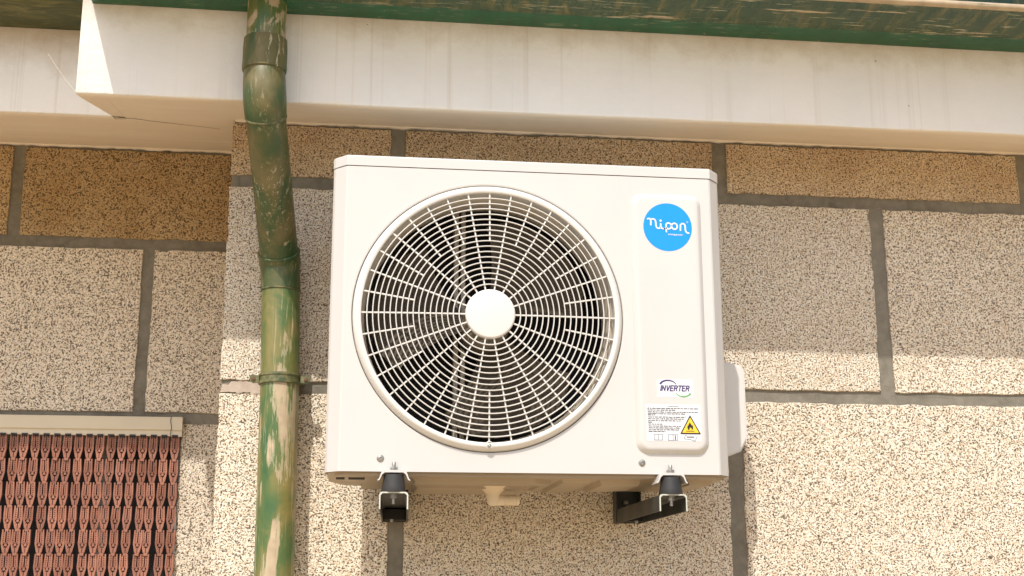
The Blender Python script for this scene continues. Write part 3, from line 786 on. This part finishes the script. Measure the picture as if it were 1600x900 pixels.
def text(name, body, x, z, size, mat, y, parent, align='LEFT', shear=0, sx=1.0, rot=0, bold=0):
    c = bpy.data.curves.new(name, 'FONT'); c.body = body; c.size = size; c.align_x = align; c.shear = shear; c.offset = bold
    o = bpy.data.objects.new(name, c); COL.objects.link(o)
    bpy.context.view_layer.update()
    me = bpy.data.meshes.new_from_object(o.evaluated_get(bpy.context.evaluated_depsgraph_get()))
    bpy.data.objects.remove(o); bm = bmesh.new(); bm.from_mesh(me); bpy.data.meshes.remove(me)
    for v in bm.verts:
        X, Z = v.co.x*sx, v.co.y
        v.co = (x + X*cos(rot) - Z*sin(rot), y, z + X*sin(rot) + Z*cos(rot))
    return mesh_obj(name, bm, mat, parent)
# blue disc logo; letter coordinates in 1/7.5 px of the photo, converted to metres
bm = bmesh.new(); lathe(bm, [(.0545, PY), (.0545, PY-.0004)], .6875, 2.502, 72); disc = mesh_obj('logo_sticker', bm, M['blue'], ac)
LS = .1085/595.0
def lc(p): return (.6875 + (p[0]-386)*LS, 2.502 - (p[1]-425)*LS - (p[0]-386)*LS*.02)
YS = PY-.0006; bm = bmesh.new(); WD = 19.5*LS
for pts in ([(140, 337), (158, 330), (176, 341), (180, 368), (177, 408)],
            [(176, 352), (192, 337), (212, 333), (232, 346), (240, 375), (242, 412), (252, 438), (274, 448), (294, 436), (300, 405), (300, 390)],
            [(300, 400), (304, 432), (322, 448), (345, 447)],
            [(368, 484), (367, 440), (367, 400), (375, 381), (398, 374), (422, 386), (431, 412), (420, 437), (396, 448), (372, 440), (345, 447)],
            [(431, 412), (441, 387), (466, 374), (492, 383), (504, 412), (494, 438), (468, 449), (444, 437), (431, 412)],
            [(541, 458), (543, 420), (545, 385)],
            [(543, 395), (558, 377), (578, 373), (596, 385), (602, 410), (603, 445), (611, 473), (628, 487), (643, 487)]):
    stroke(bm, [lc(q) for q in smooth_line(pts)], WD, YS)
bm.faces.new([bm.verts.new((*((lambda q: (q[0], YS-.0005, q[1]))(lc((300+15*cos(k*pi/8), 350+15*sin(k*pi/8))))),)) for k in range(16)])
mesh_obj('lettering', bm, M['white_print'], disc)
bm = bmesh.new()
stroke(bm, [lc((628+9*cos(k*pi/6), 352+9*sin(k*pi/6))) for k in range(13)], 4*LS, YS); mesh_obj('registered_mark', bm, M['white_print'], disc)
text('tagline', 'technology&comfort', *lc((386, 524)), .0056, M['white_print'], YS-.0004, disc, sx=.72, bold=.0001, rot=-.02)
# INVERTER
bm = bmesh.new(); flat(bm, rrect(.6535, .7325, 2.1245, 2.1635, .0015, 2), PY); inv = mesh_obj('inverter_sticker', bm, M['white_print'], ac)
GL = {'I': (.30, [[(0, 0), (0, 1)]]), 'N': (.95, [[(0, 0), (0, 1), (.62, 0), (.62, 1)]]), 'V': (.88, [[(0, 1), (.28, 0), (.60, 1)]]),
      'E': (.86, [[(.56, 1), (0, 1), (0, 0), (.56, 0)], [(0, .52), (.48, .52)]]),
      'R': (.92, [[(0, 0), (0, 1), (.42, 1), (.58, .88), (.58, .66), (.42, .52), (0, .52)], [(.34, .52), (.60, 0)]]),
      'T': (.86, [[(-.06, 1), (.62, 1)], [(.28, 1), (.28, 0)]])}
bm = bmesh.new(); cap = .0106; gx = .6612
for ch in 'INVERTER':
    adv, lines = GL[ch]
    for ln in lines: stroke(bm, [(gx + cap*(px_*.93 + .20*pz_), 2.1389 + cap*pz_) for px_, pz_ in ln], .00225, PY-.0004)
    gx += cap*adv*.925
mesh_obj('lettering', bm, M['navy'], inv)
def arc(name, cx, cz, rx, rz, a0, a1, w0, w1, w2, mat):
    bm = bmesh.new(); o_, i_ = [], []; n = 24
    for k in range(n+1):
        t = k/n; a = radians(a0+(a1-a0)*t); w = (w0*(1-t)**2+2*w1*t*(1-t)+w2*t*t)
        o_.append(bm.verts.new((cx+(rx+w)*cos(a), PY-.0006, cz+(rz+w)*sin(a)))); i_.append(bm.verts.new((cx+rx*cos(a), PY-.0006, cz+rz*sin(a))))
    for k in range(n): bm.faces.new((o_[k], o_[k+1], i_[k+1], i_[k]))
    mesh_obj(name, bm, mat, inv)
arc('upper_arc', .6785, 2.1510, .0155, .0085, 172, 12, .0046, .0028, .0018, M['navy'])
arc('lower_arc', .7100, 2.1365, .0150, .0085, 190, 345, .0014, .0028, .0036, M['green_print'])
# warning sticker
bm = bmesh.new(); flat(bm, rrect(.6285, .7470, 2.0315, 2.1090, .0015, 2), PY); wn_ = mesh_obj('warning_sticker', bm, M['white_print'], ac)
WS = .1185/1152.0                                           # metres per zoomed photo pixel
def wc(x, y): return (.6285+(x-98)*WS, 2.109-(y-75)*WS)
text('heading', 'WARNING!', wc(670, 0)[0], wc(0, 124)[1], .0040, M['ink'], PY-.0006, wn_, align='CENTER', sx=1.2)
rr = random.Random(4); bm = bmesh.new()                     # small print, illegible in the photograph: word-length marks
for (y, xa, xb) in ((160, 125, 1215), (196, 125, 715), (236, 130, 1200), (272, 130, 930), (300, 130, 280), (340, 140, 925), (378, 135, 890), (416, 135, 835), (450, 135, 215), (487, 140, 435), (527, 140, 825), (565, 140, 795), (603, 140, 785), (640, 140, 500)):
    x = xa
    while x < xb:
        w_ = min(rr.uniform(24, 95), xb-x); xx = x
        while xx < x+w_-3:
            lw = 8.6; hgt = rr.choice((15, 16, 20, 22)); a = wc(xx, y+6); b = wc(min(xx+lw, x+w_), y+6-hgt)
            vs = [bm.verts.new((q[0], PY-.0006, q[1])) for q in (a, (b[0], a[1]), b, (a[0], b[1]))]; bm.faces.new(vs); xx += 10.5
        x += w_+13
mesh_obj('small_print', bm, M['ink'], wn_)
def tri(cx, y0, y1, hw, r):
    P3 = [wc(cx, y0), wc(cx+hw, y1), wc(cx-hw, y1)]; out = []
    for i in range(3):
        p_, a, b = [Vector(P3[(i+k) % 3]) for k in (0, -1, 1)]
        da, db = (a-p_).normalized(), (b-p_).normalized()
        for t in (0, .5, 1): out.append(tuple((p_+da*r)*(1-t)**2 + p_*2*t*(1-t) + (p_+db*r)*t*t))
    return out
bm = bmesh.new(); flat(bm, tri(1022, 285, 684, 222, .002), PY-.0004); mesh_obj('warning_triangle', bm, M['ink'], wn_)
bm = bmesh.new(); flat(bm, tri(1022, 337, 655, 178, .001), PY-.0008); mesh_obj('triangle_fill', bm, M['yellow'], wn_)
bm = bmesh.new()
fl = [(1012, 435), (1030, 470), (1048, 500), (1058, 488), (1076, 520), (1078, 560), (1060, 592), (1040, 600), (1050, 575), (1036, 545), (1026, 562), (1016, 535), (1004, 560), (998, 600), (975, 592), (955, 560), (958, 520), (980, 495), (990, 470)]
flat(bm, [wc(x, y) for x, y in fl], PY-.0012); a, b = wc(925, 615), wc(1105, 628)
flat(bm, [a, (b[0], a[1]), b, (a[0], b[1])], PY-.0012)
mesh_obj('flame_symbol', bm, M['ink'], wn_)
bm = bmesh.new()
def line(x0, y0, x1, y1, w=9): stroke(bm, [wc(x0, y0), wc(x1, y1)], w*WS, PY-.0002)
for (x0, y0, x1, y1) in ((255, 695, 255, 810), (255, 695, 340, 690), (340, 690, 430, 695), (430, 695, 430, 810), (340, 690, 340, 805), (255, 810, 430, 810), (550, 700, 550, 815), (550, 700, 745, 695), (745, 695, 745, 810), (550, 815, 745, 810), (650, 697, 650, 812),
                         (880, 770, 905, 720), (880, 780, 990, 790), (1000, 790, 1110, 825), (1110, 825, 1165, 730), (905, 715, 940, 705)): line(x0, y0, x1, y1)
mesh_obj('manual_symbols', bm, M['grey_ink'], wn_)
bm = bmesh.new(); line(697, 720, 697, 795, 18); line(945, 742, 1088, 742, 18); mesh_obj('bold_symbols', bm, M['ink'], wn_)

# ------------------------------------------------------------------ wall brackets (with rubber mounts)
def make_bracket(fx, label, skew=0):
    br = empty('wall_bracket', (fx, 3.165, 1.886), label, 'bracket', 'brackets carrying the air conditioner')
    x0, x1, z0, z1, t = fx-.0295, fx+.0295, 1.884, 1.919, .0028; yf, yb = 2.690, 3.160
    bm = bmesh.new()                                        # inverted channel; bright cut edge on the front end
    outer = [(x0, z0), (x0, z1-.006), (x0+.002, z1-.0015), (x0+.006, z1), (x1-.006, z1), (x1-.002, z1-.0015), (x1, z1-.006), (x1, z0), (x1-t, z0), (x1-t, z1-.007), (x1-.007, z1-t), (x0+.007, z1-t), (x0+t, z1-.007), (x0+t, z0)]
    prism(bm, outer, yf+.0012, yb)
    arm = mesh_obj('arm', bm, M['bracket'], br, 30)
    bm = bmesh.new(); prism(bm, outer, yf, yf+.0011); mesh_obj('cut_edge', bm, M['cut_edge'], arm)
    bm = bmesh.new()                                        # upright channel on the wall
    ux0, ux1 = fx-.031, fx+.031
    box(bm, ux0, ux1, 3.163, 3.1665, 1.886, 2.34); box(bm, ux0, ux0+.003, 3.128, 3.1625, 1.886, 2.34); box(bm, ux1-.003, ux1, 3.128, 3.1625, 1.886, 2.34)
    mesh_obj('upright', bm, M['bracket'], br)
    bm = bmesh.new(); box(bm, x0+.004, x1-.004, 3.10, 3.1610, 1.888, 1.912); mesh_obj('gusset', bm, M['black'], br)
    bm = bmesh.new()
    lathe(bm, [(.0245, 1.9192), (.0250, 1.922), (.0235, 1.932), (.0208, 1.948), (.0200, 1.955)], fx, 0, 32, 'z', AY-.006); mesh_obj('rubber_mount', bm, M['rubber'], br, 50)
    bm = bmesh.new()
    lathe(bm, [(.0095, 1.9160), (.0095, 1.9145)], fx, 0, 20, 'z', AY-.008); lathe(bm, [(.0075, 1.9144), (.0075, 1.9080), (.006, 1.9072)], fx, 0, 6, 'z', AY-.008); lathe(bm, [(.004, 1.907), (.004, 1.897), (.003, 1.8955)], fx, 0, 12, 'z', AY-.008)
    mesh_obj('bolt', bm, M['steel'], br, 30)
    bm = bmesh.new(); lathe(bm, [(.004, 1.884), (.004, 1.879), (.0025, 1.878)], fx-.006, 0, 10, 'z', 3.02); mesh_obj('screw', bm, M['steel'], br)
    bm = bmesh.new()
    lathe(bm, [(.008, 3.1625), (.008, 3.156), (.004, 3.154)], fx, 1.935, 6); mesh_obj('anchor', bm, M['steel'], br)
    for o in [br] + list(br.children_recursive):               # the arm stands a little askew to the wall
        if o.type == 'MESH':
            for v in o.data.vertices:
                v.co.x += skew*max(0, v.co.y + 3.165 - 2.72)/.445
    return br
make_bracket(FEETX[0], 'charcoal steel wall bracket under the left end of the air conditioner, above a mortar joint', .021)
make_bracket(FEETX[1], 'charcoal wall bracket under the logo end of the air conditioner, arm seen from the side')
